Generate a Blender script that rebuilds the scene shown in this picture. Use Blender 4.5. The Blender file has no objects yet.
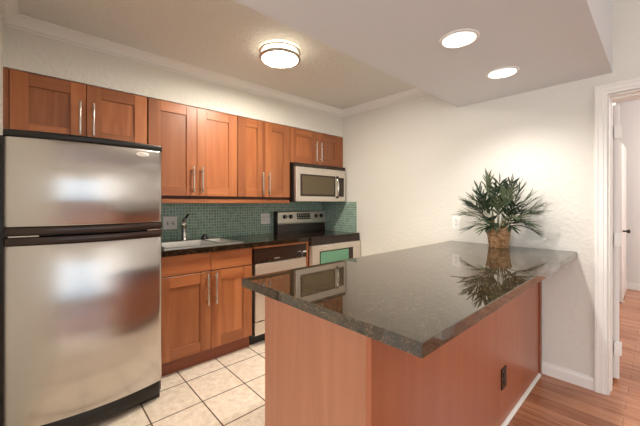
import bpy, bmesh, math, random
from mathutils import Vector, Matrix, noise
random.seed(7)
C = bpy.context.scene.collection
SC = bpy.context.scene

# ------------------------------------------------------------------ camera, world, sun/area lights, exposure
cam_d = bpy.data.cameras.new('camera')
cam_d.sensor_width = 36.0
cam_d.lens = 312.0 / 640 * 36
cam_d.shift_x = -1.36 / 640
cam_d.shift_y = -9.7 / 640
cam_d.clip_start = 0.02
cam = bpy.data.objects.new('camera', cam_d)
cam.location = (-2.7644, -2.993, 1.2529)
cam.rotation_euler = (math.pi / 2, 0, -math.radians(42.672))
C.objects.link(cam)
SC.camera = cam

world = bpy.data.worlds.new('sky')
SC.world = world
world.use_nodes = True
bg = world.node_tree.nodes['Background']
bg.inputs[0].default_value = (0.75, 0.86, 1.0, 1)
bg.inputs[1].default_value = 0.3

SC.view_settings.view_transform = 'Standard'
SC.view_settings.look = 'None'
SC.view_settings.gamma = 1
SC.view_settings.use_curve_mapping = False
SC.view_settings.exposure = 0.42

def area(name, loc, rot, sx, sy, power, col):
    d = bpy.data.lights.new(name, 'AREA'); d.shape = 'RECTANGLE'; d.size = sx; d.size_y = sy
    d.energy = power; d.color = col
    o = bpy.data.objects.new(name, d); o.location = loc; o.rotation_euler = rot
    C.objects.link(o); return o

def point(name, loc, power, col, r=0.12):
    d = bpy.data.lights.new(name, 'POINT'); d.energy = power; d.color = col; d.shadow_soft_size = r
    o = bpy.data.objects.new(name, d); o.location = loc; C.objects.link(o); return o

# daylight through the sliding window of the living room, behind the camera
area('window_daylight', (-2.9, -7.12, 1.2), (math.pi / 2, 0, 0), 3.4, 2.0, 14, (0.60, 0.80, 1.0))
# fill through an added, unseen side window, for the peninsula and beam
area('side_window_fill', (-5.22, -2.95, 1.25), (math.pi / 2, 0, -math.pi / 2), 1.5, 1.3, 62, (0.95, 0.97, 1.0))
# added bodiless fill: living pair brightens what the fridge reflects, third the next room
point('living_fill', (-1.3, -5.7, 1.4), 34, (1.0, 0.95, 0.89), 1.0)
point('living_fill', (-3.9, -5.7, 1.4), 34, (1.0, 0.95, 0.89), 1.0)
point('far_room_fill', (2.2, -4.4, 2.3), 75, (1.0, 0.95, 0.93), 0.2)

LAMP_E = 150.0      # flush kitchen lamp
CAN_E = 32.0       # recessed spot lamps (W)

# ------------------------------------------------------------------ materials
def mat(name):
    m = bpy.data.materials.new(name); m.use_nodes = True
    nt = m.node_tree
    return m, nt, nt.nodes['Principled BSDF'], nt.nodes, nt.links

def plain(name, col, rough=0.5, metal=0.0, bump=0, bscale=60, emis=None, es=0, coat=0, ior=1.5):
    m, nt, b, N, L = mat(name)
    b.inputs['Base Color'].default_value = (*col, 1); b.inputs['Roughness'].default_value = rough
    b.inputs['Metallic'].default_value = metal; b.inputs['IOR'].default_value = ior
    b.inputs['Coat Weight'].default_value = coat
    tc = N.new('ShaderNodeTexCoord')
    nz = N.new('ShaderNodeTexNoise'); nz.inputs['Scale'].default_value = bscale; nz.inputs['Detail'].default_value = 3
    L.new(tc.outputs['Object'], nz.inputs['Vector'])
    if bump:
        bp = N.new('ShaderNodeBump'); bp.inputs['Strength'].default_value = bump; bp.inputs['Distance'].default_value = 0.01
        L.new(nz.outputs['Fac'], bp.inputs['Height']); L.new(bp.outputs['Normal'], b.inputs['Normal'])
    else:
        mr = N.new('ShaderNodeMapRange'); mr.inputs['To Min'].default_value = max(rough - .03, 0); mr.inputs['To Max'].default_value = rough + .03
        L.new(nz.outputs['Fac'], mr.inputs['Value']); L.new(mr.outputs['Result'], b.inputs['Roughness'])
    if emis:
        b.inputs['Emission Color'].default_value = (*emis, 1); b.inputs['Emission Strength'].default_value = es
    return m

def ramp(N, stops):
    r = N.new('ShaderNodeValToRGB'); e = r.color_ramp.elements
    e[0].position, e[0].color = stops[0][0], (*stops[0][1], 1)
    e[1].position, e[1].color = stops[-1][0], (*stops[-1][1], 1)
    for p, c in stops[1:-1]:
        q = e.new(p); q.color = (*c, 1)
    return r

def wood(name, axis, dark, light, rough=0.40, per_obj=0.22):
    m, nt, b, N, L = mat(name)
    tc = N.new('ShaderNodeTexCoord'); oi = N.new('ShaderNodeObjectInfo')
    add = N.new('ShaderNodeVectorMath'); add.operation = 'MULTIPLY_ADD'
    cmb = N.new('ShaderNodeCombineXYZ')
    for i in range(3): L.new(oi.outputs['Random'], cmb.inputs[i])
    add.inputs[1].default_value = (9, 9, 9)
    L.new(cmb.outputs[0], add.inputs[0]); L.new(tc.outputs['Object'], add.inputs[2])
    mp = N.new('ShaderNodeMapping')
    s = [14, 14, 14]; s['xyz'.index(axis)] = 1.1
    mp.inputs['Scale'].default_value = s
    L.new(add.outputs[0], mp.inputs['Vector'])
    n1 = N.new('ShaderNodeTexNoise'); n1.inputs['Scale'].default_value = 1.0; n1.inputs['Detail'].default_value = 6; n1.inputs['Distortion'].default_value = 0.8
    L.new(mp.outputs[0], n1.inputs['Vector'])
    r = ramp(N, [(0.25, dark), (0.75, light)])
    L.new(n1.outputs['Fac'], r.inputs[0])
    hs = N.new('ShaderNodeHueSaturation')
    mr = N.new('ShaderNodeMapRange'); mr.inputs['To Min'].default_value = 1 - per_obj; mr.inputs['To Max'].default_value = 1 + per_obj
    L.new(oi.outputs['Random'], mr.inputs['Value']); L.new(mr.outputs[0], hs.inputs['Value'])
    L.new(r.outputs[0], hs.inputs['Color']); L.new(hs.outputs[0], b.inputs['Base Color'])
    b.inputs['Roughness'].default_value = rough
    b.inputs['Coat Weight'].default_value = 0.12; b.inputs['Coat Roughness'].default_value = 0.22
    return m

def wall_paint(name, col, bump=0.35, scale=38):
    m, nt, b, N, L = mat(name)
    tc = N.new('ShaderNodeTexCoord')
    n1 = N.new('ShaderNodeTexNoise'); n1.inputs['Scale'].default_value = scale; n1.inputs['Detail'].default_value = 4; n1.inputs['Roughness'].default_value = 0.55
    L.new(tc.outputs['Object'], n1.inputs['Vector'])
    r = ramp(N, [(0.42, (0, 0, 0)), (0.62, (1, 1, 1))])
    L.new(n1.outputs['Fac'], r.inputs[0])
    bp = N.new('ShaderNodeBump'); bp.inputs['Strength'].default_value = bump; bp.inputs['Distance'].default_value = 0.004
    L.new(r.outputs[0], bp.inputs['Height']); L.new(bp.outputs[0], b.inputs['Normal'])
    b.inputs['Base Color'].default_value = (*col, 1); b.inputs['Roughness'].default_value = 0.75
    return m

def tiles(name, size, loc, mortar, c1, c2, cm, rough, axes='xy', bias=0.0, vary=True, bump=0.5, offset=0.0, row=None, nscale=18):
    m, nt, b, N, L = mat(name)
    tc = N.new('ShaderNodeTexCoord'); sp = N.new('ShaderNodeSeparateXYZ'); cb = N.new('ShaderNodeCombineXYZ')
    L.new(tc.outputs['Object'], sp.inputs[0])
    L.new(sp.outputs['xyz'.index(axes[0])], cb.inputs[0]); L.new(sp.outputs['xyz'.index(axes[1])], cb.inputs[1])
    mp = N.new('ShaderNodeMapping'); mp.inputs['Location'].default_value = (-loc[0], -loc[1], 0)
    L.new(cb.outputs[0], mp.inputs['Vector'])
    br = N.new('ShaderNodeTexBrick'); br.offset = offset; br.squash = 1.0
    br.inputs['Scale'].default_value = 1; br.inputs['Brick Width'].default_value = size; br.inputs['Row Height'].default_value = row or size
    br.inputs['Mortar Size'].default_value = mortar; br.inputs['Mortar Smooth'].default_value = 0.2; br.inputs['Bias'].default_value = bias
    br.inputs['Color1'].default_value = (*c1, 1); br.inputs['Color2'].default_value = (*c2, 1); br.inputs['Mortar'].default_value = (*cm, 1)
    L.new(mp.outputs[0], br.inputs['Vector'])
    b.inputs['Roughness'].default_value = rough
    col = br.outputs['Color']
    if vary:
        n = N.new('ShaderNodeTexNoise'); n.inputs['Scale'].default_value = nscale; n.inputs['Detail'].default_value = 7; n.inputs['Roughness'].default_value = 0.65
        L.new(tc.outputs['Object'], n.inputs['Vector'])
        r = ramp(N, [(0.3, (0.80, 0.74, 0.68)), (0.62, (1.05, 1.05, 1.05))])
        L.new(n.outputs['Fac'], r.inputs[0])
        mx = N.new('ShaderNodeMixRGB'); mx.blend_type = 'MULTIPLY'; mx.inputs[0].default_value = 1
        L.new(col, mx.inputs[1]); L.new(r.outputs[0], mx.inputs[2]); col = mx.outputs[0]
    L.new(col, b.inputs['Base Color'])
    bp = N.new('ShaderNodeBump'); bp.invert = True; bp.inputs['Strength'].default_value = bump; bp.inputs['Distance'].default_value = 0.003
    L.new(br.outputs['Fac'], bp.inputs['Height']); L.new(bp.outputs[0], b.inputs['Normal'])
    mr = N.new('ShaderNodeMapRange'); mr.inputs['To Min'].default_value = rough; mr.inputs['To Max'].default_value = 0.85
    L.new(br.outputs['Fac'], mr.inputs['Value']); L.new(mr.outputs[0], b.inputs['Roughness'])
    return m

def granite(name, rough=0.035, ior=1.75, scale=330, k=1.0):
    m, nt, b, N, L = mat(name)
    tc = N.new('ShaderNodeTexCoord')
    v = N.new('ShaderNodeTexVoronoi'); v.inputs['Scale'].default_value = scale
    L.new(tc.outputs['Object'], v.inputs['Vector'])
    sp = N.new('ShaderNodeSeparateColor'); L.new(v.outputs['Color'], sp.inputs[0])
    r = ramp(N, [(0.0, (0.010, 0.009, 0.006)), (0.45, (0.022 * k, 0.017 * k, 0.010 * k)), (0.72, (0.06 * k, 0.038 * k, 0.020 * k)), (0.92, (0.10 * k, 0.068 * k, 0.038 * k)), (1.0, (0.19 * k, 0.15 * k, 0.10 * k))])
    r.color_ramp.interpolation = 'LINEAR'
    L.new(sp.outputs[0], r.inputs[0])
    n = N.new('ShaderNodeTexNoise'); n.inputs['Scale'].default_value = 26; n.inputs['Detail'].default_value = 6
    L.new(tc.outputs['Object'], n.inputs['Vector'])
    r2 = ramp(N, [(0.35, (0.5, 0.5, 0.5)), (0.65, (1.3, 1.2, 1.1))])
    L.new(n.outputs['Fac'], r2.inputs[0])
    mx = N.new('ShaderNodeMixRGB'); mx.blend_type = 'MULTIPLY'; mx.inputs[0].default_value = 1
    L.new(r.outputs[0], mx.inputs[1]); L.new(r2.outputs[0], mx.inputs[2])
    L.new(mx.outputs[0], b.inputs['Base Color'])
    mr = N.new('ShaderNodeMapRange'); mr.inputs['To Min'].default_value = rough * .95; mr.inputs['To Max'].default_value = rough * 1.05
    L.new(sp.outputs[1], mr.inputs['Value']); L.new(mr.outputs[0], b.inputs['Roughness'])
    b.inputs['IOR'].default_value = ior
    return m

def steel(name, col=(0.62, 0.60, 0.57), rough=0.26, aniso=0.0, wave=0.0, axis='x'):
    m, nt, b, N, L = mat(name)
    b.inputs['Base Color'].default_value = (*col, 1); b.inputs['Metallic'].default_value = 1
    b.inputs['Roughness'].default_value = rough; b.inputs['Anisotropic'].default_value = aniso
    tc = N.new('ShaderNodeTexCoord'); mp = N.new('ShaderNodeMapping')
    s = [420, 420, 420]; s['xyz'.index(axis)] = 3
    mp.inputs['Scale'].default_value = s
    L.new(tc.outputs['Object'], mp.inputs[0])
    n = N.new('ShaderNodeTexNoise'); n.inputs['Scale'].default_value = 1; n.inputs['Detail'].default_value = 2
    L.new(mp.outputs[0], n.inputs['Vector'])
    mr = N.new('ShaderNodeMapRange'); mr.inputs['To Min'].default_value = rough - .06; mr.inputs['To Max'].default_value = rough + .06
    L.new(n.outputs['Fac'], mr.inputs['Value']); L.new(mr.outputs[0], b.inputs['Roughness'])
    if aniso:
        tg = N.new('ShaderNodeTangent'); tg.direction_type = 'RADIAL'; tg.axis = 'Z'
        L.new(tg.outputs[0], b.inputs['Tangent'])
    if wave:
        mp2 = N.new('ShaderNodeMapping'); mp2.inputs['Scale'].default_value = (1.6, 1.6, 7.0)
        L.new(tc.outputs['Object'], mp2.inputs[0])
        n2 = N.new('ShaderNodeTexNoise'); n2.inputs['Scale'].default_value = 1; n2.inputs['Detail'].default_value = 1.5
        L.new(mp2.outputs[0], n2.inputs['Vector'])
        bp = N.new('ShaderNodeBump'); bp.inputs['Strength'].default_value = wave; bp.inputs['Distance'].default_value = 0.02
        L.new(n2.outputs['Fac'], bp.inputs['Height']); L.new(bp.outputs[0], b.inputs['Normal'])
    return m

def window_glass(name):
    m, nt, b, N, L = mat(name)
    N.remove(b)
    out = N['Material Output']
    t = N.new('ShaderNodeBsdfTransparent'); g = N.new('ShaderNodeBsdfGlossy'); g.inputs['Roughness'].default_value = 0.02
    f = N.new('ShaderNodeFresnel'); mx = N.new('ShaderNodeMixShader')
    L.new(f.outputs[0], mx.inputs[0]); L.new(t.outputs[0], mx.inputs[1]); L.new(g.outputs[0], mx.inputs[2]); L.new(mx.outputs[0], out.inputs[0])
    return m

CH_D, CH_L = (0.27, 0.076, 0.023), (0.46, 0.168, 0.060)
M = dict(
    wall=wall_paint('cream_wall_paint', (0.77, 0.75, 0.685)),
    hallwall=wall_paint('far_room_paint', (0.80, 0.77, 0.74), 0.15),
    ceil=wall_paint('ceiling_texture', (0.72, 0.71, 0.67), 0.45, 30),
    beam=wall_paint('beam_paint', (0.72, 0.725, 0.75), 0.08, 30),
    trim=plain('white_trim_paint', (0.87, 0.85, 0.81), 0.35),
    door=plain('white_door_paint', (0.82, 0.79, 0.76), 0.4),
    cherry_z=wood('cherry_wood_upright', 'z', CH_D, CH_L),
    cherry_x=wood('cherry_wood_level', 'x', CH_D, CH_L),
    cherry_pz=wood('cherry_panel_end_shine', 'z', (0.37, 0.145, 0.075), (0.45, 0.19, 0.10), 0.42, 0.03),  # paler than the long panel: its shine is put into the colour
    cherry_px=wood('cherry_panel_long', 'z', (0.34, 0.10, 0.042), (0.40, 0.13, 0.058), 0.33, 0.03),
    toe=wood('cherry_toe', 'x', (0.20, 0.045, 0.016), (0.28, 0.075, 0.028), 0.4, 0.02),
    carcass=plain('dark_cabinet_inside', (0.07, 0.022, 0.010), 0.6),
    granite=granite('dark_granite', 0.03, 2.0, 330, 1.15),
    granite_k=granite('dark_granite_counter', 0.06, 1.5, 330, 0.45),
    fridge=steel('brushed_fridge_steel', (0.57, 0.545, 0.52), 0.22, 0.8, 0.07),
    steel=steel('brushed_steel', (0.78, 0.73, 0.66), 0.50, 0.0),
    sinksteel=steel('sink_steel', (0.62, 0.60, 0.56), 0.32, 0.0),
    nickel=plain('satin_nickel', (0.62, 0.58, 0.53), 0.28, 1.0),
    darknickel=plain('aged_nickel', (0.55, 0.51, 0.45), 0.35, 1.0),
    chrome=plain('chrome', (0.80, 0.78, 0.74), 0.10, 1.0),
    black=plain('black_plastic', (0.008, 0.006, 0.005), 0.42),
    brownblack=plain('brown_black_enamel', (0.030, 0.015, 0.010), 0.25),
    glassblack=plain('black_glass', (0.020, 0.010, 0.007), 0.06),
    microglass=plain('microwave_window_glass', (0.115, 0.085, 0.045), 0.15),
    ovenglass=plain('oven_glass_green_reflection', (0.16, 0.40, 0.25), 0.10),  # green of the reflection in the oven window, put into the glass colour
    plate=plain('white_plate_plastic', (0.90, 0.88, 0.84), 0.35),
    slot=plain('dark_slot', (0.04, 0.03, 0.025), 0.5),
    grey=plain('light_grey_print', (0.45, 0.43, 0.40), 0.5),
    badge=plain('silver_badge', (0.85, 0.82, 0.76), 0.42, 0.3),
    lampglass=plain('lit_frosted_glass', (0.9, 0.85, 0.75), 0.4, emis=(1.0, 0.91, 0.77), es=LAMP_E),
    sideglass=plain('side_frosted_glass', (0.9, 0.85, 0.75), 0.4, emis=(1.0, 0.88, 0.68), es=6.5),
    bulb=plain('lit_bulb_face', (0.9, 0.9, 0.88), 0.4, emis=(1.0, 0.98, 0.95), es=1.5),
    reflector=plain('white_reflector', (0.80, 0.83, 0.83), 0.4),
    floor_tile=tiles('floor_tiles', 0.294, (-1.9794 - 10 * .294, -0.7399 - 20 * .294), 0.0045, (0.86, 0.76, 0.64), (0.92, 0.82, 0.70), (0.13, 0.085, 0.055), 0.32, 'xy', bump=0.6, nscale=22),
    mosaic=tiles('green_mosaic', 0.0275, (-10 * .0275 - 2.75, 0.917 - 20 * .0275), 0.0021, (0.17, 0.30, 0.23), (0.28, 0.46, 0.37), (0.58, 0.62, 0.53), 0.12, 'xz', vary=False, bump=0.25),
    mosaic_y=tiles('green_mosaic_side', 0.0275, (-2.75, 0.917 - 20 * .0275), 0.0021, (0.17, 0.30, 0.23), (0.28, 0.46, 0.37), (0.58, 0.62, 0.53), 0.12, 'yz', vary=False, bump=0.25),
    glass=window_glass('clear_window_glass'),
    leaf=plain('palm_leaf', (0.028, 0.050, 0.027), 0.42),
    leaf2=plain('palm_leaf_pale', (0.12, 0.15, 0.075), 0.45),
    stem=plain('palm_stem', (0.16, 0.15, 0.06), 0.5),
    moss=plain('dried_moss', (0.10, 0.07, 0.035), 0.9, bump=0.8),
)

def wood_floor(name):
    m, nt, b, N, L = mat(name)
    tc = N.new('ShaderNodeTexCoord'); sp = N.new('ShaderNodeSeparateXYZ'); cb = N.new('ShaderNodeCombineXYZ')
    L.new(tc.outputs['Object'], sp.inputs[0]); L.new(sp.outputs[1], cb.inputs[0]); L.new(sp.outputs[0], cb.inputs[1])
    br = N.new('ShaderNodeTexBrick'); br.offset = 0.37; br.inputs['Scale'].default_value = 1
    br.inputs['Brick Width'].default_value = 0.95; br.inputs['Row Height'].default_value = 0.115
    br.inputs['Mortar Size'].default_value = 0.0012; br.inputs['Bias'].default_value = 0
    br.inputs['Color1'].default_value = (0.40, 0.165, 0.082, 1); br.inputs['Color2'].default_value = (0.54, 0.255, 0.14, 1); br.inputs['Mortar'].default_value = (0.16, 0.06, 0.03, 1)
    L.new(cb.outputs[0], br.inputs['Vector'])
    mp = N.new('ShaderNodeMapping'); mp.inputs['Scale'].default_value = (1.8, 26, 1)
    L.new(cb.outputs[0], mp.inputs[0])
    n = N.new('ShaderNodeTexNoise'); n.inputs['Scale'].default_value = 1; n.inputs['Detail'].default_value = 6; n.inputs['Distortion'].default_value = 1.2
    L.new(mp.outputs[0], n.inputs['Vector'])
    r = ramp(N, [(0.30, (0.62, 0.50, 0.44)), (0.62, (1.06, 1.06, 1.06))])
    L.new(n.outputs['Fac'], r.inputs[0])
    mx = N.new('ShaderNodeMixRGB'); mx.blend_type = 'MULTIPLY'; mx.inputs[0].default_value = 1
    L.new(br.outputs[0], mx.inputs[1]); L.new(r.outputs[0], mx.inputs[2]); L.new(mx.outputs[0], b.inputs['Base Color'])
    b.inputs['Roughness'].default_value = 0.25
    return m
M['floor_wood'] = wood_floor('wood_plank_floor')

def wicker(name):
    m, nt, b, N, L = mat(name)
    tc = N.new('ShaderNodeTexCoord')
    n = N.new('ShaderNodeTexNoise'); n.inputs['Scale'].default_value = 45; n.inputs['Detail'].default_value = 3
    L.new(tc.outputs['Object'], n.inputs['Vector'])
    r = ramp(N, [(0.3, (0.20, 0.085, 0.03)), (0.7, (0.62, 0.38, 0.19))])
    L.new(n.outputs['Fac'], r.inputs[0]); L.new(r.outputs[0], b.inputs['Base Color'])
    b.inputs['Roughness'].default_value = 0.6
    return m
M['wicker'] = wicker('woven_wicker')

# ------------------------------------------------------------------ mesh helpers
class MB:
    def __init__(self): self.bm = bmesh.new()
    def box(self, x0, x1, y0, y1, z0, z1, bev=0.0, seg=2):
        b = bmesh.new()
        bmesh.ops.create_cube(b, size=1)
        for v in b.verts:
            v.co = Vector(((x0 + x1) / 2 + v.co.x * (x1 - x0), (y0 + y1) / 2 + v.co.y * (y1 - y0), (z0 + z1) / 2 + v.co.z * (z1 - z0)))
        if bev: bmesh.ops.bevel(b, geom=b.edges[:], offset=bev, segments=seg, affect='EDGES', profile=0.5)
        self.add(b); return self
    def add(self, b, mtx=None):
        if mtx: bmesh.ops.transform(b, matrix=mtx, verts=b.verts[:])
        me = bpy.data.meshes.new('tmp'); b.to_mesh(me); b.free(); self.bm.from_mesh(me); bpy.data.meshes.remove(me)
    def cyl(self, p0, p1, r, n=24, r2=None, bev=0.0):
        p0, p1 = Vector(p0), Vector(p1); d = p1 - p0
        b = bmesh.new()
        bmesh.ops.create_cone(b, cap_ends=True, segments=n, radius1=r, radius2=r if r2 is None else r2, depth=d.length)
        if bev:
            ed = [e for e in b.edges if abs(e.verts[0].co.z - e.verts[1].co.z) < 1e-6]
            bmesh.ops.bevel(b, geom=ed, offset=bev, segments=2, affect='EDGES', profile=0.5)
        q = Vector((0, 0, 1)).rotation_difference(d.normalized()).to_matrix().to_4x4()
        self.add(b, Matrix.Translation((p0 + p1) / 2) @ q); return self
    def lathe(self, prof, c, n=40, closed=False):
        c = Vector(c); rows = []
        for r, z in prof:
            rows.append([self.bm.verts.new(c + Vector((r * math.cos(2 * math.pi * i / n), r * math.sin(2 * math.pi * i / n), z))) for i in range(n)])
        pairs = list(zip(rows, rows[1:])) + ([(rows[-1], rows[0])] if closed else [])
        for a, b in pairs:
            for i in range(n):
                self.bm.faces.new((a[i], a[(i + 1) % n], b[(i + 1) % n], b[i]))
        if not closed:
            for row in (rows[0], rows[-1]):
                self.bm.faces.new(row)
        return self
    def tube(self, path, radii, n=10):
        path = [Vector(p) for p in path]
        if not hasattr(radii, '__len__'): radii = [radii] * len(path)
        rows = []
        up = Vector((0.13, 0.21, 1)).normalized()
        for i, p in enumerate(path):
            t = (path[min(i + 1, len(path) - 1)] - path[max(i - 1, 0)]).normalized()
            u = t.cross(up)
            if u.length < 0.05: u = t.cross(Vector((1, 0, 0)))
            u.normalize(); w = t.cross(u)
            rows.append([self.bm.verts.new(p + radii[i] * (math.cos(2 * math.pi * k / n) * u + math.sin(2 * math.pi * k / n) * w)) for k in range(n)])
        for a, b in zip(rows, rows[1:]):
            for k in range(n): self.bm.faces.new((a[k], a[(k + 1) % n], b[(k + 1) % n], b[k]))
        self.bm.faces.new(rows[0]); self.bm.faces.new(rows[-1]); return self
    def prism(self, pts, z0, z1):            # plan polygon extruded in z
        lo = [self.bm.verts.new((x, y, z0)) for x, y in pts]; hi = [self.bm.verts.new((x, y, z1)) for x, y in pts]
        n = len(pts)
        for i in range(n): self.bm.faces.new((lo[i], lo[(i + 1) % n], hi[(i + 1) % n], hi[i]))
        self.bm.faces.new(lo); self.bm.faces.new(hi); return self
    def prism_x(self, pts, x0, x1):          # (y, z) polygon extruded in x
        lo = [self.bm.verts.new((x0, y, z)) for y, z in pts]; hi = [self.bm.verts.new((x1, y, z)) for y, z in pts]
        n = len(pts)
        for i in range(n): self.bm.faces.new((lo[i], lo[(i + 1) % n], hi[(i + 1) % n], hi[i]))
        self.bm.faces.new(lo); self.bm.faces.new(hi); return self
    def build(self, name, m, parent=None, smooth=False, label=None):
        bm = self.bm
        bmesh.ops.recalc_face_normals(bm, faces=bm.faces[:])
        base = world_of(parent) if parent else None
        me = bpy.data.meshes.new(name)
        if base is None:
            xs = [v.co for v in bm.verts]
            lo = Vector([min(c[i] for c in xs) for i in range(3)]); hi = Vector([max(c[i] for c in xs) for i in range(3)])
            base = Vector(((lo.x + hi.x) / 2, (lo.y + hi.y) / 2, lo.z))
            org = Vector((0, 0, 0)) if name in KEEP_ORIGIN else base
        else: org = base
        if parent is None:
            for v in bm.verts: v.co -= org
        else:
            for v in bm.verts: v.co -= org
        if smooth:
            for f in bm.faces: f.smooth = True
        bm.to_mesh(me); bm.free()
        me.materials.append(m)
        if smooth: me.set_sharp_from_angle(angle=math.radians(40))
        o = bpy.data.objects.new(name, me)
        if parent is None: o.location = org
        else: o.parent = parent
        C.objects.link(o)
        if label: o['label'] = label
        return o

KEEP_ORIGIN = {'floor_tile', 'floor_wood', 'wall_backsplash', 'wall_backsplash_side'}

def world_of(o):
    v = Vector((0, 0, 0))
    while o: v = v + o.location; o = o.parent
    return v

def thing(name, label, cat, loc, group=None):
    o = bpy.data.objects.new(name, None); o.empty_display_size = 0.1; o.location = loc
    C.objects.link(o); o['label'] = label; o['category'] = cat
    if group: o['group'] = group
    return o

def tag(o, label, cat, group=None):
    o['label'] = label; o['category'] = cat
    if group: o['group'] = group
    return o

def struct(o, label=None, cat=None):
    o['kind'] = 'structure'
    if label: o['label'] = label
    if cat: o['category'] = cat
    return o

def box(name, m, x0, x1, y0, y1, z0, z1, parent=None, bev=0.0, label=None):
    return MB().box(x0, x1, y0, y1, z0, z1, bev).build(name, m, parent, label=label)

def dup(root, loc, **props):
    r = root.copy(); C.objects.link(r); r.location = loc
    for k, v in props.items(): r[k] = v
    for ch in list(root.children):
        c = ch.copy(); C.objects.link(c); c.parent = r
        for g in ch.children:
            d = g.copy(); C.objects.link(d); d.parent = c
    return r

# ------------------------------------------------------------------ the setting
XL = -2.897          # left kitchen wall
YC = -0.375          # face of the soffit / wall cabinets
ZC = 2.365          # kitchen ceiling
ZL = 2.75           # living room ceiling
YB0, YB1, ZB = -1.785, -2.785, 2.102      # dropped beam
YD0, YD1, ZD = -2.765, -3.56, 1.962       # opening in the right wall
WT = 0.20            # right wall thickness

S = struct
S(box('floor_tile', M['floor_tile'], XL - .1, 0, -2.395, 0, -0.1, 0), 'beige ceramic tile kitchen floor with dark grout', 'floor')
fw = MB()
fw.box(-5.1, 0, -7.1, -2.395, -0.1, 0)
fw.box(-5.1, XL - .1, -2.395, -1.9, -0.1, 0)
fw.box(0, 3.75, -7.1, 0.1, -0.1, 0)
S(fw.build('floor_wood', M['floor_wood']), 'reddish brown wood plank floor', 'floor')
S(box('wall_back', M['wall'], XL - .12, WT, 0, 0.12, 0, ZC + .06), 'cream back wall of the kitchen behind the cabinets', 'wall')
S(box('wall_soffit', M['wall'], XL, 0, YC, 0, 2.058, ZC), 'cream soffit above the wall cabinets', 'wall')
S(box('wall_left', M['wall'], XL - .12, XL, -1.9, 0, 0, ZC + .06), 'cream left wall beside the refrigerator', 'wall')
S(box('wall_return', M['wall'], -5.1, XL - .12, -1.9, -1.78, 0, ZL), 'cream wall of the living room beside the kitchen', 'wall')
wl = MB()
wl.box(-5.2, -5.1, -2.2, -1.78, 0, ZL).box(-5.2, -5.1, -7.1, -3.7, 0, ZL).box(-5.2, -5.1, -3.7, -2.2, 0, .6).box(-5.2, -5.1, -3.7, -2.2, 1.9, ZL)
S(wl.build('wall_living_left', M['wall']), 'cream left wall of the living room with an added window', 'wall')
wn = MB()  # unseen side window, added to let in fill from the left
for y in (-3.7, -2.975, -2.25): wn.box(-5.17, -5.12, y, y + .05, .6, 1.9)
wn.box(-5.17, -5.12, -3.7, -2.2, .6, .65).box(-5.17, -5.12, -3.7, -2.2, 1.85, 1.9)
w2 = S(wn.build('added_window_2', M['trim']), 'added white framed side window of the living room', 'window')
box('pane', M['glass'], -5.148, -5.142, -3.65, -2.25, .65, 1.85, w2)
wr = MB()
wr.box(0, WT, YD0 - 0.0, 0, 0, ZL)
wr.box(0, WT, YD1, YD0, ZD + .012, ZL)
wr.box(0, WT, -7.1, YD1, 0, ZL)
S(wr.build('wall_right', M['wall']), 'cream textured right wall with doorway', 'wall')
wb = MB()          # living room wall with the sliding window
wb.box(-5.1, -4.6, -7.2, -7.1, 0, ZL).box(-1.2, 0, -7.2, -7.1, 0, ZL).box(-4.6, -1.2, -7.2, -7.1, 2.15, ZL).box(-4.6, -1.2, -7.2, -7.1, 0, 0.08)
S(wb.build('wall_rear', M['wall']), 'cream living room wall with a wide window', 'wall')
win = MB()
for x in (-4.6, -2.95, -1.25): win.box(x, x + .05, -7.17, -7.12, .08, 2.15)
win.box(-4.6, -1.2, -7.17, -7.12, .08, .13).box(-4.6, -1.2, -7.17, -7.12, 2.10, 2.15)
w1 = S(win.build('window_1', M['trim']), 'wide white framed living room window', 'window')
box('pane', M['glass'], -4.55, -1.25, -7.148, -7.142, .13, 2.10, w1)
cl = MB().box(XL - .12, WT, YB0, 0.12, ZC, ZC + .06)
S(cl.build('ceiling', M['ceil']), 'textured beige kitchen ceiling', 'ceiling')

S(box('ceiling_living', M['wall'], -5.2, WT, -7.2, YB0, ZL, ZL + .06), 'cream living room ceiling', 'ceiling')

# dropped beam with two round holes for the recessed lights
CANS = [(-1.150, -2.290), (-0.530, -2.300)]
CR = 0.082
bb = bmesh.new()
X0B = -5.1
loops = []
def loop(pts):
    vs = [bb.verts.new((x, y, ZB)) for x, y in pts]
    es = [bb.edges.new((vs[i], vs[(i + 1) % len(vs)])) for i in range(len(vs))]
    loops.append(vs); return es
edges = loop([(X0B, YB1), (0, YB1), (0, YB0), (X0B, YB0)])
for cx, cy in CANS:
    edges += loop([(cx + CR * math.cos(2 * math.pi * i / 32), cy + CR * math.sin(2 * math.pi * i / 32)) for i in range(32)])
bmesh.ops.triangle_fill(bb, use_beauty=True, use_dissolve=False, edges=edges)
o4 = loops[0]
up4 = [bb.verts.new((v.co.x, v.co.y, ZL)) for v in o4]
for i in range(4): bb.faces.new((o4[i], o4[(i + 1) % 4], up4[(i + 1) % 4], up4[i]))
bb.faces.new(up4)
beam = MB(); beam.bm.free(); beam.bm = bb
S(beam.build('ceiling_beam', M['beam']), 'smooth dropped ceiling beam above the peninsula', 'ceiling')

# backsplash mosaic: back wall and its return on the right wall
S(box('wall_backsplash', M['mosaic'], -2.15, 0, -0.008, 0, 0.60, 1.42), 'green glass mosaic backsplash', 'backsplash')
S(box('wall_backsplash_side', M['mosaic_y'], -0.008, 0, -0.606, -0.008, 0.90, 1.268), 'green mosaic backsplash return beside the range', 'backsplash')

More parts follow.
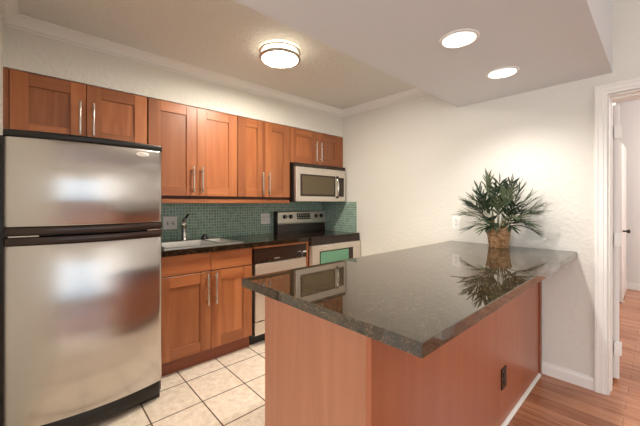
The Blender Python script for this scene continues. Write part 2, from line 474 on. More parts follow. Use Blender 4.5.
# crown moulding
def crown(path_in, name, label):
    prof = [(p, z + ZC - 2.44) for p, z in [(0, 2.371), (.010, 2.371), (.012, 2.377), (.006, 2.379), (.006, 2.383), (.018, 2.385), (.019, 2.391), (.014, 2.393), (.018, 2.400), (.030, 2.414), (.046, 2.424), (.056, 2.428), (.056, 2.433), (.068, 2.4335), (.068, 2.44), (0, 2.44)]]
    m = MB(); rows = []
    for (x, y, dx, dy) in path_in:
        rows.append([m.bm.verts.new((x + dx * p, y + dy * p, z)) for p, z in prof])
    for a, b in zip(rows, rows[1:]):
        n = len(prof)
        for i in range(n): m.bm.faces.new((a[i], a[(i + 1) % n], b[(i + 1) % n], b[i]))
    m.bm.faces.new(rows[0]); m.bm.faces.new(rows[-1])
    S(m.build(name, M['trim']), label, 'moulding')
crown([(XL, -1.88, 1, 0), (XL, YC, 1, -1), (0, YC, -1, -1), (0, YB0, -1, 0)], 'trim_1', 'white crown moulding around the kitchen ceiling')

# baseboard, casing, door jamb
def basepiece(name, y0, y1, label):
    m = MB().prism([(0, 0), (1, 0)], 0, 1) if False else MB()
    pts = [(0, 0), (-.014, 0), (-.014, .062), (-.010, .074), (-.004, .084), (0, .088)]
    lo = [m.bm.verts.new((x, y0, z)) for x, z in pts]; hi = [m.bm.verts.new((x, y1, z)) for x, z in pts]
    n = len(pts)
    for i in range(n): m.bm.faces.new((lo[i], lo[(i + 1) % n], hi[(i + 1) % n], hi[i]))
    m.bm.faces.new(lo); m.bm.faces.new(hi)
    S(m.build(name, M['trim']), label, 'baseboard')
basepiece('baseboard_right', -2.700, -2.396, 'white baseboard on the right wall beside the doorway')
basepiece('baseboard_right_far', -7.1, -3.64, 'white baseboard on the living room side of the right wall')

cas = MB()
cprof = [(0, 0), (0, .010), (.004, .013), (.018, .013), (.021, .017), (.044, .018), (.048, .022), (.062, .022), (.066, .018), (.068, 0)]
ya, yb = YD0 + .003, YD1 - .003
rows = []
for (y, z, dy, dz) in ((ya, 0, 1, 0), (ya, ZD + .003, 1, 1), (yb, ZD + .003, -1, 1), (yb, 0, -1, 0)):
    rows.append([cas.bm.verts.new((-t - .0002, y + dy * w, z + dz * w)) for w, t in cprof])
for a, b in zip(rows, rows[1:]):
    n = len(cprof)
    for i in range(n): cas.bm.faces.new((a[i], a[(i + 1) % n], b[(i + 1) % n], b[i]))
cas.bm.faces.new(rows[0]); cas.bm.faces.new(rows[-1])
S(cas.build('trim_2', M['trim']), 'white moulded casing around the doorway', 'casing')
jm = MB()
ja, jb = YD0 - .0055, YD1 + .0055
jm.box(-.005, WT + .01, ja, YD0, 0, ZD).box(-.005, WT + .01, YD1, jb, 0, ZD).box(-.005, WT + .01, jb, ja, ZD - .008, ZD)
jm.box(.07, .10, ja - .006, ja, 0, ZD - .008).box(.07, .10, jb, jb + .006, 0, ZD - .008).box(.07, .10, jb + .006, ja - .006, ZD - .016, ZD - .008)
S(jm.build('trim_3', M['trim']), 'white door jamb inside the doorway', 'jamb')

# the far room
S(box('wall_far', M['hallwall'], 3.65, 3.75, -7.1, 0.1, 0, ZL), 'white wall at the far end of the next room', 'wall')
S(box('wall_hall_left', M['hallwall'], WT, 2.60, -2.62, -2.52, 0, ZL), 'white side wall of the next room', 'wall')
S(box('wall_hall_rear', M['hallwall'], WT, 3.65, -7.2, -7.1, 0, ZL), 'white rear wall of the next room', 'wall')
S(box('ceiling_far', M['hallwall'], WT, 3.75, -7.2, 0.1, ZL, ZL + .06), 'white ceiling of the next room', 'ceiling')
S(MB().box(3.636, 3.65, -7.1, 0, 0, .075).box(3.640, 3.65, -7.1, 0, .075, .09).build('baseboard_far', M['trim']), 'white baseboard along the far wall of the next room', 'baseboard')

# open door hinged on the left jamb, swung into the far room
dr = bpy.data.objects.new('door_1', None); dr.location = (WT + .028, -2.768, 0.028); C.objects.link(dr)
S(dr, 'white door standing open into the next room seen edge-on', 'door')
slab = MB().box(WT + .028, WT + .79, -2.803, -2.768, 0.028, ZD - .02, .002).build('slab', M['door'], dr)
for z in (0.245, 1.0, 1.75):
    h = MB(); h.box(WT + .005, WT + .0265, -2.806, -2.774, z - .045, z + .045, .001)
    h.cyl((WT + .020, -2.809, z - .047), (WT + .020, -2.809, z + .047), .006, 12)
    h.build('hinge', M['trim'], dr)
dr.rotation_euler.z = math.radians(9)

d2 = bpy.data.objects.new('door_2', None); d2.location = (2.66, -2.655, 0); C.objects.link(d2)
S(d2, 'white open door at the far end of the next room with dark knob', 'door')
MB().box(2.66, 3.40, -2.672, -2.637, .012, 2.02, .002).build('slab', M['door'], d2)
kb = MB().lathe([(.004, 0), (.011, .001), (.011, .035), (.018, .040), (.026, .052), (.024, .066), (.010, .072)], (0, 0, 0), 20)
for v in kb.bm.verts: v.co = Vector((2.73 + v.co.x, -2.672 - v.co.z, .90 + v.co.y))
kb.build('knob', M['brownblack'], d2, smooth=True)
MB().box(2.7, 2.725, -2.690, -2.6722, 0.0, .02).build('door_stop', M['trim'], d2)

# ------------------------------------------------------------------ cabinets
def shaker(parent, x0, x1, z0, z1, yf, handle=None, stile=.083, rail=.080, th=.020):
    """door: two stiles (the part), rails + panel + handle as sub-parts. yf = outer face."""
    g = .0016
    x0 += g; x1 -= g; z0 += g; z1 -= g
    xa, xb = x0 + stile + .0004, x1 - stile - .0004
    d = MB().box(xa, xb, yf + .010, yf + .016, z0 + rail + .0004, z1 - rail - .0004).build('door', M['cherry_z'], parent)
    MB().box(x0, xa - .0004, yf, yf + th, z0, z1, .0015, 1).build('stile', M['cherry_z'], d)
    MB().box(xb + .0004, x1, yf, yf + th, z0, z1, .0015, 1).build('stile', M['cherry_z'], d)
    MB().box(xa, xb, yf, yf + th, z1 - rail, z1, .0015, 1).build('rail', M['cherry_x'], d)
    MB().box(xa, xb, yf, yf + th, z0, z0 + rail, .0015, 1).build('rail', M['cherry_x'], d)
    if handle:
        bar_handle(d, handle[0], handle[1], handle[2], yf)
    return d

def bar_handle(parent, x, z0, z1, yf):
    h = MB().cyl((x, yf - .034, z0), (x, yf - .034, z1), .0070, 16, bev=.0012)
    for z in (z0 + .035, z1 - .035): h.cyl((x, yf + .0002, z), (x, yf - .034, z), .0048, 12)
    h.build('handle', M['nickel'], parent, smooth=True, label='brushed nickel bar handle')

YF = YC - .006        # outer face of wall cabinet doors (they stand just proud of the soffit)
ZT = 2.052
def wall_cab(name, label, x0, x1, z0, seam, hz, carc_side=False):
    t = thing(name, label, 'cabinet', ((x0 + x1) / 2, YC / 2, z0), 'cherry wall cabinets')
    MB().box(x0, x1, YF + .022, -.010, z0 - (.0235 if z0 < 1.4 else 0), 2.056).build('carcass', M['carcass'], t)
    shaker(t, x0, seam, z0, ZT, YF, (seam - .036, *hz))
    shaker(t, seam, x1, z0, ZT, YF, (seam + .036, *hz))
    return t
ZU = 1.312
c1 = wall_cab('wall_cabinet', 'short two-door cherry wall cabinet above the refrigerator', -2.872, -2.136, 1.660, -2.504, (1.705, 1.925))
MB().box(XL + .0005, -2.8735, YF, -.012, 1.66, ZT).build('filler_strip', M['cherry_z'], c1)
wall_cab('wall_cabinet', 'tall two-door cherry wall cabinet above the sink beside refrigerator', -2.130, -1.397, ZU, -1.765, (1.340, 1.560))
wall_cab('wall_cabinet', 'narrower tall two-door cherry wall cabinet beside the microwave', -1.393, -.800, ZU, -1.106, (1.337, 1.553))
c4 = wall_cab('wall_cabinet', 'short two-door cherry wall cabinet above the microwave', -.796, -.050, 1.682, -.414, (1.716, 1.938))
MB().box(-.0485, -.001, YF, -.012, 1.682, ZT).build('filler_strip', M['cherry_z'], c4)
lr = MB().box(-2.130, -.800, YC + .004, YC + .022, 1.254, 1.287, .0015, 1)
lr.box(-.820, -.800, YC + .0225, -.02, 1.254, 1.287, .0015, 1)
lr = tag(lr.build('light_rail', M['cherry_x']), 'long cherry wood rail under the tall wall cabinets', 'trim rail')

# base cabinet under the sink
YBF = -.612
bc = thing('base_cabinet', 'cherry sink base cabinet with two drawer fronts and two doors', 'cabinet', (-1.756, -.3, 0))
MB().box(-2.135, -1.378, YBF + .021, -.02, .112, .742).box(-2.135, -1.378, YBF + .021, YBF + .05, .742, .876).build('carcass', M['carcass'], bc)
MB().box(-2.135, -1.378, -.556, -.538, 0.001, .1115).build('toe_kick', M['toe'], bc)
SEAM = -1.744
for a, b in ((-2.131, SEAM), (SEAM, -1.380)):
    MB().box(a + .0016, b - .0016, YBF, YBF + .02, .728, .872, .0015, 1).build('drawer_front', M['cherry_x'], bc)
shaker(bc, -2.131, SEAM, .114, .722, YBF, (SEAM - .033, .468, .712))
shaker(bc, SEAM, -1.380, .114, .722, YBF, (SEAM + .033, .468, .712))

# back countertop with sink cut-out
sx0, sx1, sy0, sy1 = -2.075, -1.445, -.575, -.105
ct = MB()
zc0, zc1 = .8775, .917
ct.box(-2.135, sx0 + .014, -.640, -.0085, zc0, zc1).box(sx1 - .014, -.757, -.640, -.0085, zc0, zc1)
ct.box(sx0 + .014, sx1 - .014, -.640, sy0 + .014, zc0, zc1).box(sx0 + .014, sx1 - .014, sy1 - .014, -.0085, zc0, zc1)
bmesh.ops.remove_doubles(ct.bm, verts=ct.bm.verts[:], dist=1e-5)
tag(ct.build('countertop', M['granite_k']), 'black granite countertop along the back wall around the sink', 'countertop')

# sink: two bowls and a rim
def bowl(m, x0, x1, y0, y1, ztop, depth, t=.0):
    ins = .022
    top = [(x0, y0), (x1, y0), (x1, y1), (x0, y1)]; bot = [(x0 + ins, y0 + ins), (x1 - ins, y0 + ins), (x1 - ins, y1 - ins), (x0 + ins, y1 - ins)]
    a = [m.bm.verts.new((x, y, ztop)) for x, y in top]; b = [m.bm.verts.new((x, y, ztop - depth)) for x, y in bot]
    for i in range(4): m.bm.faces.new((a[i], a[(i + 1) % 4], b[(i + 1) % 4], b[i]))
    m.bm.faces.new(b)
sk = thing('kitchen_sink', 'stainless double-bowl sink set into the black countertop', 'sink', (-1.76, -.34, .917))
zr = .9185
rim = MB()
xs = [sx0, sx0 + .03, -1.655, -1.620, sx1 - .03, sx1]; ys = [sy0, sy0 + .03, sy1 - .075, sy1]
for i in range(5):
    for j in range(3):
        if (i, j) in ((1, 1), (3, 1)): continue
        rim.box(xs[i], xs[i + 1], ys[j], ys[j + 1], .9172, .9235)
bmesh.ops.remove_doubles(rim.bm, verts=rim.bm.verts[:], dist=1e-5)
rim.build('rim', M['sinksteel'], sk)
for a, b, dep in ((xs[1], xs[2], .165), (xs[3], xs[4], .135)):
    bo = MB(); bowl(bo, a, b, ys[1], ys[2], .9234, dep); bw = bo.build('bowl', M['sinksteel'], sk)
    MB().lathe([(.012, .001), (.036, .001), (.040, .004), (.036, .006), (.012, .004)], ((a + b) / 2, (ys[1] + ys[2]) / 2, .9234 - dep), 24).build('drain', M['chrome'], bw, smooth=True)

# faucet
fx, fy = -1.785, -.135
fa = thing('faucet', 'single-lever nickel kitchen faucet behind the sink', 'faucet', (fx, fy, .9237))
MB().lathe([(.026, 0), (.030, .002), (.030, .010), (.024, .016), (.021, .05), (.019, .105), (.022, .118), (.022, .140), (.016, .150), (.003, .152)], (fx, fy, .9237), 28).build('body', M['nickel'], fa, smooth=True)
MB().tube([(fx - .003, fy - .010, 1.030), (fx - .012, fy - .045, 1.078), (fx - .028, fy - .09, 1.112), (fx - .045, fy - .135, 1.108), (fx - .053, fy - .155, 1.082)], [.015, .0155, .0155, .017, .018], 16).build('spout', M['nickel'], fa, smooth=True)
MB().tube([(fx, fy, 1.074), (fx + .004, fy - .004, 1.100), (fx + .016, fy - .016, 1.135), (fx + .030, fy - .026, 1.158)], [.010, .009, .010, .007], 12).build('lever', M['brownblack'], fa, smooth=True, label='dark lever handle')
sp_ = MB().lathe([(.030, 0), (.032, .006), (.026, .012), (.022, .020), (.020, .036), (.012, .044), (.002, .046)], (-1.605, -.145, .9237), 24)
tag(sp_.build('air_gap_cap', M['black'], smooth=True), 'small black cap on the back rim of the sink', 'cap')

# dishwasher
dw = thing('dishwasher', 'stainless dishwasher with black control panel beside the sink cabinet', 'dishwasher', (-1.08, -.3, 0))
x0, x1 = -1.372, -.778
MB().box(x0, x1, -.585, -.03, .095, .858).box(x0 + .01, x1 - .01, -.54, -.03, .002, .095).build('body', M['black'], dw)
MB().box(x0 + .004, x1 - .004, -.625, -.586, .727, .860, .006).build('control_panel', M['brownblack'], dw)
MB().box(x0 + .018, x1 - .004, -.622, -.586, .222, .722, .004).build('door_panel', M['steel'], dw)
MB().box(x0 + .018, x1 - .004, -.616, -.586, .098, .212, .003).build('access_panel', M['steel'], dw)
dial = MB().cyl((-.872, -.6255, .756), (-.872, -.640, .756), .030, 32, bev=.002)
dk = dial.build('dial', M['black'], dw, smooth=True)
rg = MB().lathe([(.0302, 0), (.038, 0), (.038, .005), (.0302, .005)], (0, 0, 0), 36, closed=True)
for v in rg.bm.verts: v.co = Vector((-.872 + v.co.x, -.6257 - v.co.z, .756 + v.co.y))
rg.build('dial_ring', M['chrome'], dk, smooth=True)
MB().box(-.826, -.788, -.634, -.6255, .775, .787, .002).build('latch', M['plate'], dw, label='white latch')
for i in range(3): MB().box(-1.31 + i * .055, -1.275 + i * .055, -.628, -.6252, .745, .760, .001).build('button', M['glassblack'], dw)
MB().box(-1.19, -1.10, -.6262, -.6252, .752, .758).build('print_marks', M['grey'], dw)
tag(MB().box(-1.372, -.757, -.632, -.58, .8605, .8772).box(-.7765, -.757, -.622, -.03, .002, .860).build('filler_panel', M['cherry_z']), 'slim cherry filler strip framing the dishwasher beside the range', 'filler panel')

# ------------------------------------------------------------------ range
rx0, rx1, ry = -.753, -.010, -.655
rn = thing('kitchen_range', 'freestanding stainless electric range with black glass cooktop', 'stove', (-.38, -.33, 0))
MB().box(rx0, rx1, ry + .03, -.012, .02, .893).build('body', M['brownblack'], rn)
MB().box(rx0, rx1, ry, -.085, .8935, .9155, .004).build('cooktop', M['glassblack'], rn)
MB().box(rx0 + .003, rx1 - .003, ry - .004, ry + .029, .832, .8925, .004).build('front_strip', M['glassblack'], rn)
od = MB().box(rx0 + .005, rx1 - .005, ry - .022, ry + .029, .225, .829, .006).build('oven_door', M['steel'], rn)
MB().box(-.652, -.150, ry - .0236, ry - .0222, .39, .768, .0006, 1).build('window_frame', M['brownblack'], od)
MB().box(-.640, -.225, ry - .0250, ry - .0237, .405, .757, .0005, 1).build('window_glass', M['ovenglass'], od)
hd = MB().cyl((-.66, ry - .062, .795), (-.10, ry - .062, .795), .009, 16, bev=.002)
for x in (-.64, -.12): hd.cyl((x, ry - .0222, .795), (x, ry - .062, .795), .007, 12)
hd.build('oven_handle', M['steel'], od, smooth=True)
MB().box(rx0 + .005, rx1 - .005, ry - .018, ry + .029, .045, .218, .006).build('storage_drawer', M['steel'], rn)
for sx in (-.70, -.06):
    for sy in (-.58, -.08): MB().cyl((sx, sy, .0005), (sx, sy, .0199), .018, 12).build('foot', M['black'], rn)
bgz0, bgz1 = .9158, 1.160
MB().prism_x([(-.012, bgz0), (-.078, bgz0), (-.066, 1.012), (-.012, 1.012)], rx0 + .004, rx1 - .004).build('backguard_base', M['brownblack'], rn)
bgp = MB().prism_x([(-.012, 1.0123), (-.084, 1.0123), (-.088, 1.030), (-.068, 1.150), (-.055, bgz1), (-.012, bgz1)], rx0 + .002, rx1 - .002)
bg_ = bgp.build('backguard', M['steel'], rn)
MB().box(rx0 - .004, rx0 + .0015, -.09, -.012, .9158, 1.160, .001, 1).build('backguard_cap', M['brownblack'], rn)
def on_bg(z): return -.088 + (z - 1.030) / .120 * .020
for x in (-.650, -.562, -.170, -.085):
    z = 1.098; y = on_bg(z)
    k = MB().cyl((x, y - .0005, z), (x, y - .020, z - .003), .026, 24, r2=.021, bev=.002).build('knob', M['black'], rn, smooth=True)
    MB().box(x - .003, x + .003, y - .0235, y - .0205, z - .018, z + .018).build('pointer', M['grey'], k)
z0_, z1_ = 1.062, 1.134
dp = MB().prism_x([(on_bg(z0_) - .0003, z0_), (on_bg(z0_) - .003, z0_), (on_bg(z1_) - .003, z1_), (on_bg(z1_) - .0003, z1_)], -.470, -.262).build('display', M['glassblack'], rn)
for i in range(6):
    xa = -.455 + i * .034
    for j in range(2):
        z = 1.076 + j * .030
        MB().box(xa, xa + .018, on_bg(z) - .0042, on_bg(z) - .0028, z, z + .012).build('button', M['grey'], dp)

# microwave
mw = thing('microwave', 'stainless over-the-range microwave with dark window and handle', 'microwave', (-.41, -.2, 1.268))
mx0, mx1 = -.790, -.030
MB().box(mx0, mx1, -.425, -.012, 1.270, 1.678, .003).build('body', M['black'], mw)
MB().box(mx0 + .004, mx1 - .001, -.452, -.4255, 1.640, 1.677, .004).build('vent_grille', M['brownblack'], mw)
md = MB().box(mx0 + .010, mx1 - .140, -.458, -.4255, 1.272, 1.637, .005).build('door', M['steel'], mw)
MB().box(-.725, -.208, -.4600, -.4582, 1.328, 1.562, .0008, 1).build('window_frame', M['brownblack'], md)
MB().box(-.700, -.232, -.4615, -.4602, 1.350, 1.545, .0005, 1).build('window_glass', M['microglass'], md)
hp = []
for i in range(11):
    f = i / 10; hp.append((-.188, -.4585 - .030 * math.sin(math.pi * f) ** .6, 1.325 + .225 * f))
MB().tube(hp, .009, 12).build('door_handle', M['chrome'], md, smooth=True)
for z in (1.322, 1.552): MB().box(-.200, -.174, -.482, -.4583, z - .012, z + .012, .004).build('handle_bracket', M['black'], md)
cp = MB().box(mx1 - .138, mx1 - .002, -.456, -.4255, 1.272, 1.637, .005).build('control_panel', M['steel'], mw)
MB().box(-.158, -.064, -.4585, -.4562, 1.330, 1.550, .001, 1).build('keypad', M['brownblack'], cp)
MB().box(-.145, -.077, -.4596, -.4586, 1.505, 1.535).build('display', M['glassblack'], cp)

# ------------------------------------------------------------------ refrigerator
fr = thing('refrigerator', 'large stainless top-freezer refrigerator with black trim', 'refrigerator', (-2.515, -.45, 0))
fx0, fx1, fyf, bow = -2.872, -2.162, -.845, .055
MB().box(-2.8945, -2.152, -.780, -.02, .035, 1.592, .004).build('body', M['brownblack'], fr)  # dark and wider than the doors to draw the shaded gap by the wall
MB().box(-2.875, -2.165, -.800, -.05, .0005, .034).build('base', M['black'], fr)
def bowed(x0, x1, z0, z1, yb, extra=0.0, rnd=.018, rz=.010):
    """front panel that bows forward in plan, rounded at its ends and along the top and bottom edge"""
    m = MB(); n = 40; xm = (x0 + x1) / 2; hw = (x1 - x0) / 2
    def front(x, inset):
        t = (x - xm) / hw
        y = fyf - extra - bow * (1 - t * t)
        e = min(x - x0, x1 - x)
        if e < rnd: y += rnd - math.sqrt(max(rnd ** 2 - (rnd - e) ** 2, 0))
        return y + inset
    xs_ = [xm - hw * math.cos(math.pi * i / n) for i in range(n + 1)]
    rows = []
    for z, ins in ((z0, rz), (z0 + rz * .3, rz * .3), (z0 + rz, 0), (z1 - rz, 0), (z1 - rz * .3, rz * .3), (z1, rz)):
        rows.append([m.bm.verts.new((x, front(x, ins), z)) for x in xs_])
    for a, b in zip(rows, rows[1:]):
        for i in range(n): m.bm.faces.new((a[i], a[i + 1], b[i + 1], b[i]))
    bl = [m.bm.verts.new((x0, yb, z0)), m.bm.verts.new((x1, yb, z0))]; bt = [m.bm.verts.new((x0, yb, z1)), m.bm.verts.new((x1, yb, z1))]
    m.bm.faces.new(rows[0] + [bl[1], bl[0]]); m.bm.faces.new(rows[-1] + [bt[1], bt[0]])
    m.bm.faces.new([bl[0], bl[1], bt[1], bt[0]])
    m.bm.faces.new([r[0] for r in rows] + [bt[0], bl[0]]); m.bm.faces.new([r[-1] for r in rows] + [bt[1], bl[1]])
    return m
fd = bowed(fx0, fx1, 1.134, 1.582, -.781).build('freezer_door', M['fridge'], fr, smooth=True)
bowed(fx0 - .003, fx1 + .003, 1.583, 1.615, -.781, .004, rz=.006).build('top_trim', M['black'], fd, smooth=True)
bowed(fx0 - .002, fx1 + .002, 1.094, 1.133, -.781, .004, rz=.008).build('handle', M['brownblack'], fd, smooth=True)
ld = bowed(fx0, fx1, .128, 1.044, -.781).build('fridge_door', M['fridge'], fr, smooth=True)
bowed(fx0 - .002, fx1 + .002, 1.045, 1.083, -.781, .004, rz=.008).build('handle', M['brownblack'], ld, smooth=True)
def bow_y(x, ex=0):
    xm = (fx0 + fx1) / 2; hw = (fx1 - fx0) / 2; return fyf - ex - bow * (1 - ((x - xm) / hw) ** 2)
for xa, xb in ((-2.855, -2.745), (-2.255, -2.178)):
    pth = [(xa + (xb - xa) * i / 8, bow_y(xa + (xb - xa) * i / 8, -.004), 1.0885) for i in range(9)]
    MB().tube(pth, .0042, 8).build('handle_insert', M['chrome'], fr, smooth=True)
bowed(fx0 + .01, fx1 - .004, .040, .122, -.781, -.02, rz=.006).build('toe_grille', M['black'], fr, smooth=True)
# oval badge with a small swirl
bx, bz = -2.281, 1.548
by = bow_y(bx)
sl = 2 * bow * (bx - (fx0 + fx1) / 2) / ((fx1 - fx0) / 2) ** 2
bd = MB(); n = 32
for k, (s, dy) in enumerate(((1, -.0002), (1, -.003), (.86, -.0045))):
    pass
rows = []
for s, dy in ((1, .004), (1, -.003), (.84, -.0045)):
    rows.append([bd.bm.verts.new((bx + s * .037 * math.cos(2 * math.pi * i / n), by + sl * s * .037 * math.cos(2 * math.pi * i / n) + dy, bz + s * .0135 * math.sin(2 * math.pi * i / n))) for i in range(n)])
for a, b in zip(rows, rows[1:]):
    for i in range(n): bd.bm.faces.new((a[i], a[(i + 1) % n], b[(i + 1) % n], b[i]))
bd.bm.faces.new(rows[0]); bd.bm.faces.new(rows[-1])
bg2 = bd.build('badge', M['badge'], fd, label='small oval silver badge')
sw = [(bx - .021 + .042 * i / 14, by + sl * (-.021 + .042 * i / 14) - .005, bz + .004 * math.sin(i / 14 * 2 * math.pi)) for i in range(15)]
MB().tube(sw, .0011, 6).build('emblem', M['grey'], bg2)

# ------------------------------------------------------------------ peninsula
px0, pyn, pyf = -2.004, -2.394, -1.795
pn = thing('peninsula_cabinet', 'cherry panelled peninsula base under the granite top', 'cabinet', (-1.0, -2.07, 0))
MB().box(px0 + .022, -.0255, pyn + .022, pyf - .024, .002, .876).build('carcass', M['carcass'], pn)
MB().box(px0 + .0215, -.0015, pyf - .0235, pyf - .002, .10, .876, .001, 1).build('back_panel', M['cherry_px'], pn)
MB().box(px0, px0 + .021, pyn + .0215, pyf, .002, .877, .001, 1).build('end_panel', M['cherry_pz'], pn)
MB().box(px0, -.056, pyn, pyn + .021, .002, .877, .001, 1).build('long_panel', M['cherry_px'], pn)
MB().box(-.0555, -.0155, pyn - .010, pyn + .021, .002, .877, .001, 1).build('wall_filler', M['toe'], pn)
qr = MB()
arc = [(pyn - .0005, .001)] + [(pyn - .0005 - .016 * math.cos(a), .001 + .016 * math.sin(a)) for a in [i * math.pi / 12 for i in range(7)]]
qr.prism_x(arc, px0, -.057)
qr.build('quarter_round', M['trim'], pn, label='white quarter-round strip along the floor')
po = MB()
po.box(-2.077, -.0008, -2.606, -1.719, .8785, .917, .0014, 2)
tag(po.build('peninsula_countertop', M['granite']), 'large polished dark granite peninsula countertop', 'countertop')

# ------------------------------------------------------------------ wall plates
def plate_on(name, label, cat, axis, c, w, h, kind, pm, sm, group=None):
    """axis 'y': faces -y at y=c[1]; axis 'x': faces -x at x=c[0]."""
    t = thing(name, label, cat, c, group)
    def place(m):
        for v in m.bm.verts:
            p = v.co.copy()
            if axis == 'y': v.co = Vector((c[0] + p.x, c[1] + p.y, c[2] + p.z))
            else: v.co = Vector((c[0] + p.y, c[1] - p.x, c[2] + p.z))
        return m
    place(MB().box(-w / 2, w / 2, -.006, -.0002, -h / 2, h / 2, .002)).build('plate', pm, t)
    gangs = [0] if kind in ('outlet',) else [-.023, .023]
    for g in gangs:
        if kind == 'switch':
            place(MB().box(g - .0055, g + .0055, -.0072, -.0061, -.014, .014)).build('slot', sm, t)
            place(MB().box(g - .004, g + .004, -.018, -.0073, -.001, .011, .001, 1)).build('toggle', pm, t)
        else:
            for dz in (-.020, .020):
                ro = place(MB().box(g - .015, g + .015, -.0082, -.0061, dz - .014, dz + .014, .0015, 1)).build('receptacle', pm, t)
                for dx in (-.006, .006): place(MB().box(g + dx - .0014, g + dx + .0014, -.0088, -.0083, dz - .006, dz + .006)).build('slot', sm, ro)
    place(MB().cyl((0, -.0061, 0), (0, -.0072, 0), .003, 10)).build('screw', sm, t)
    return t
plate_on('light_switch', 'white double light switch plate on the mosaic beside the refrigerator', 'light switch', 'y', (-1.862, -.0082, 1.076), .120, .116, 'switch', M['plate'], M['slot'])
plate_on('wall_outlet', 'white double outlet plate on the mosaic beside the range', 'outlet', 'y', (-.862, -.0082, 1.082), .118, .118, 'outlet2', M['plate'], M['slot'], 'wall outlets')
plate_on('wall_outlet', 'white outlet plate on the cream wall beside the potted palm', 'outlet', 'x', (0, -1.768, 1.083), .075, .112, 'outlet', M['plate'], M['slot'], 'wall outlets')
plate_on('wall_outlet', 'black outlet plate on the cherry side of the peninsula', 'outlet', 'y', (-.815, pyn - .0005, .270), .078, .116, 'outlet', M['brownblack'], M['slot'], 'wall outlets')

# ------------------------------------------------------------------ lights
lx, ly = -1.452, -1.128
cl_ = thing('ceiling_light', 'lit round flush ceiling light with two nickel rings', 'ceiling light', (lx, ly, 2.29))
MB().lathe([(.128, ZC - .0005), (.128, 2.304), (.120, 2.304), (.120, ZC - .0005)], (lx, ly, 0), 48, closed=True).build('side_glass', M['sideglass'], cl_, smooth=True)
MB().lathe([(.1285, 2.3050), (.1285, 2.302), (.124, 2.300), (.105, 2.299), (.04, 2.2985)], (lx, ly, 0), 48).build('diffuser', M['lampglass'], cl_, smooth=True)
for z, hh in ((2.345, .006), (2.301, .009)):
    MB().lathe([(.1295, z - hh), (.146, z - hh), (.149, z - hh * .6), (.149, z + hh * .6), (.146, z + hh), (.1295, z + hh)], (lx, ly, 0), 56, closed=True).build('ring', M['darknickel'], cl_, smooth=True)
for k in range(4):
    a = math.radians(25 + 90 * k)
    MB().cyl((lx + .138 * math.cos(a), ly + .138 * math.sin(a), 2.3083), (lx + .138 * math.cos(a), ly + .138 * math.sin(a), 2.3388), .004, 8).build('post', M['nickel'], cl_)

def can(x, y, label):
    t = thing('recessed_light', label, 'recessed light', (x, y, ZB - .004), 'recessed lights in the beam')
    MB().lathe([(CR - .006, ZB - .0005), (CR - .004, ZB - .005), (CR + .004, ZB - .006), (CR + .013, ZB - .004), (CR + .015, ZB - .0005)], (x, y, 0), 48, closed=True).build('trim_ring', M['trim'], t, smooth=True)
    MB().lathe([(CR - .002, ZB), (.066, ZB + .095), (.064, ZB + .095), (CR - .007, ZB)], (x, y, 0), 40, closed=True).build('reflector', M['reflector'], t, smooth=True)
    MB().lathe([(.060, ZB + .1), (.048, ZB + .096), (.044, ZB + .090), (.02, ZB + .087), (.002, ZB + .0865)], (x, y, 0), 36).build('bulb', M['bulb'], t, smooth=True)
    d = bpy.data.lights.new('recessed_lamp', 'SPOT'); d.energy = CAN_E; d.color = (1.0, 0.95, 0.88)
    d.spot_size = math.radians(132); d.spot_blend = 0.8; d.shadow_soft_size = 0.035
    o = bpy.data.objects.new('recessed_lamp', d); o.location = (x, y, ZB + .045); C.objects.link(o)
    return t
can(*CANS[0], 'lit recessed ceiling light in the beam, nearer the kitchen lamp')
can(*CANS[1], 'lit recessed ceiling light in the beam, nearer the doorway wall')

# ------------------------------------------------------------------ potted palm
plx, ply, plz = -.128, -2.150, .9172
pp = thing('potted_palm', 'potted artificial palm in a woven wicker basket on the granite peninsula', 'plant', (plx, ply, plz))
bk = MB(); rows = []; nb = 56; hN = 26
for j in range(hN + 1):
    f = j / hN; r0 = .064 + .019 * f; z = plz + .150 * f
    row = []
    for i in range(nb):
        a = 2 * math.pi * i / nb
        wv = .0045 * math.sin(a * 14) * (1 if (j // 2) % 2 else -1)
        rr = r0 + wv + (.005 if j >= hN - 2 else 0)
        row.append(bk.bm.verts.new((plx + rr * math.cos(a), ply + rr * math.sin(a), z)))
    rows.append(row)
for j, f in enumerate((.92, .80)):
    rows.append([bk.bm.verts.new((plx + .072 * f * math.cos(2 * math.pi * i / nb), ply + .072 * f * math.sin(2 * math.pi * i / nb), plz + .150 - .02 * j)) for i in range(nb)])
for a, b in zip(rows, rows[1:]):
    for i in range(nb): bk.bm.faces.new((a[i], a[(i + 1) % nb], b[(i + 1) % nb], b[i]))
bk.bm.faces.new(rows[0]); bk.bm.faces.new(rows[-1])
bk.build('basket', M['wicker'], pp, smooth=True)
ms = MB().lathe([(.066, plz + .131), (.055, plz + .140), (.03, plz + .146), (.004, plz + .148)], (plx, ply, 0), 24)
ms.build('moss', M['moss'], pp, smooth=True)

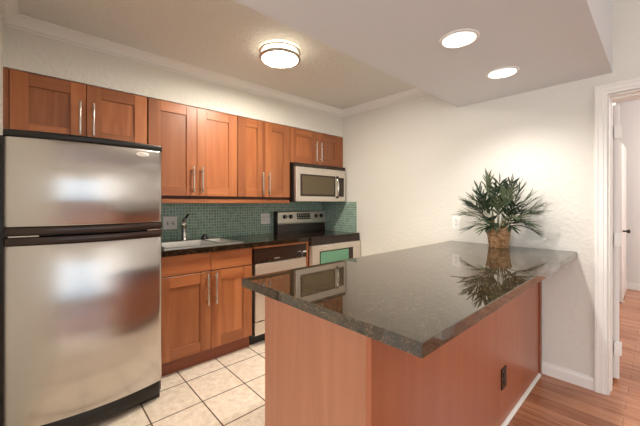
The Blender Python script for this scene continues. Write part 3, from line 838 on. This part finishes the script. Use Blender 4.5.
def leaflet(m, base, d, nrm, ln, w, droop):
    d = d.normalized(); side = d.cross(nrm)
    if side.length < 1e-3: side = d.cross(Vector((1, 0, 0)))
    side.normalize(); up = side.cross(d)
    k = 6; L_, R_, Cn = [], [], []
    for i in range(k + 1):
        f = i / k
        p = base + d * ln * f + Vector((0, 0, -droop * ln * f * f))
        p.x = min(p.x, -.006)
        hw = w * (math.sin(math.pi * min(f * .86 + .10, 1)) ** .8) * .5 if i < k else .0006
        L_.append(m.bm.verts.new(clampw(p + side * hw - up * hw * .25))); R_.append(m.bm.verts.new(clampw(p - side * hw - up * hw * .25))); Cn.append(m.bm.verts.new(clampw(p + up * hw * .15)))
    for i in range(k):
        m.bm.faces.new((L_[i], L_[i + 1], Cn[i + 1], Cn[i])); m.bm.faces.new((Cn[i], Cn[i + 1], R_[i + 1], R_[i]))
def clampw(p):
    p.x = min(p.x, -.004); return p

rnd = random.Random(5)
# fronds: azimuth (0 = into the wall, 90 = towards the kitchen, 180 = away from the wall), elevation, length
FR = []
for j, (el, n, ln) in enumerate(((77, 6, .31), (60, 9, .30), (44, 10, .29), (30, 9, .265), (19, 6, .20))):
    for i in range(n):
        lo, hi = (70, 290) if el > 35 else (125, 285)
        FR.append((lo + (hi - lo) * (i + .5) / n + rnd.uniform(-9, 9), el + rnd.uniform(-7, 7), ln * rnd.uniform(.88, 1.08)))
for i, (azd, eld, ln) in enumerate(FR):
    az, el = math.radians(azd), math.radians(eld)
    dirv = Vector((math.cos(az) * math.cos(el), math.sin(az) * math.cos(el), math.sin(el)))
    if dirv.x < 0: dirv.x *= .8
    base = Vector((plx + .03 * math.cos(az), ply + .03 * math.sin(az), plz + .140))
    pts = []
    for k in range(11):
        f = k / 10
        p = base + dirv * ln * f + Vector((0, 0, .07 * f - .12 * math.cos(el) * f * f))
        p.x = min(p.x, -.012); pts.append(p)
    st = MB().tube(pts, [.0030 - .0020 * k / 10 for k in range(11)], 6)
    fo = st.build('frond', M['stem'], pp, smooth=True)
    lf = MB()
    for k in range(5, 11):
        p = pts[k]; t = (pts[min(k + 1, 10)] - pts[k - 1]).normalized()
        sd = t.cross(Vector((0, 0, 1)))
        if sd.length < .05: sd = Vector((-math.sin(az), math.cos(az), 0))
        sd.normalize(); nr = sd.cross(t).normalized()
        for sg in (-1, 1):
            d = t * rnd.uniform(.8, 1.05) + sd * sg * rnd.uniform(.45, .85) + nr * rnd.uniform(-.1, .35)
            leaflet(lf, p, d, nr, rnd.uniform(.085, .125) * (1 - .15 * abs(k - 8) / 3), rnd.uniform(.013, .0175), rnd.uniform(.0, .22))
    leaflet(lf, pts[10], (pts[10] - pts[8]), Vector((0, .3, 1)).normalized(), .11, .015, .12)
    lf.build('leaflets', M['leaf2'] if i % 3 == 2 else M['leaf'], fo)
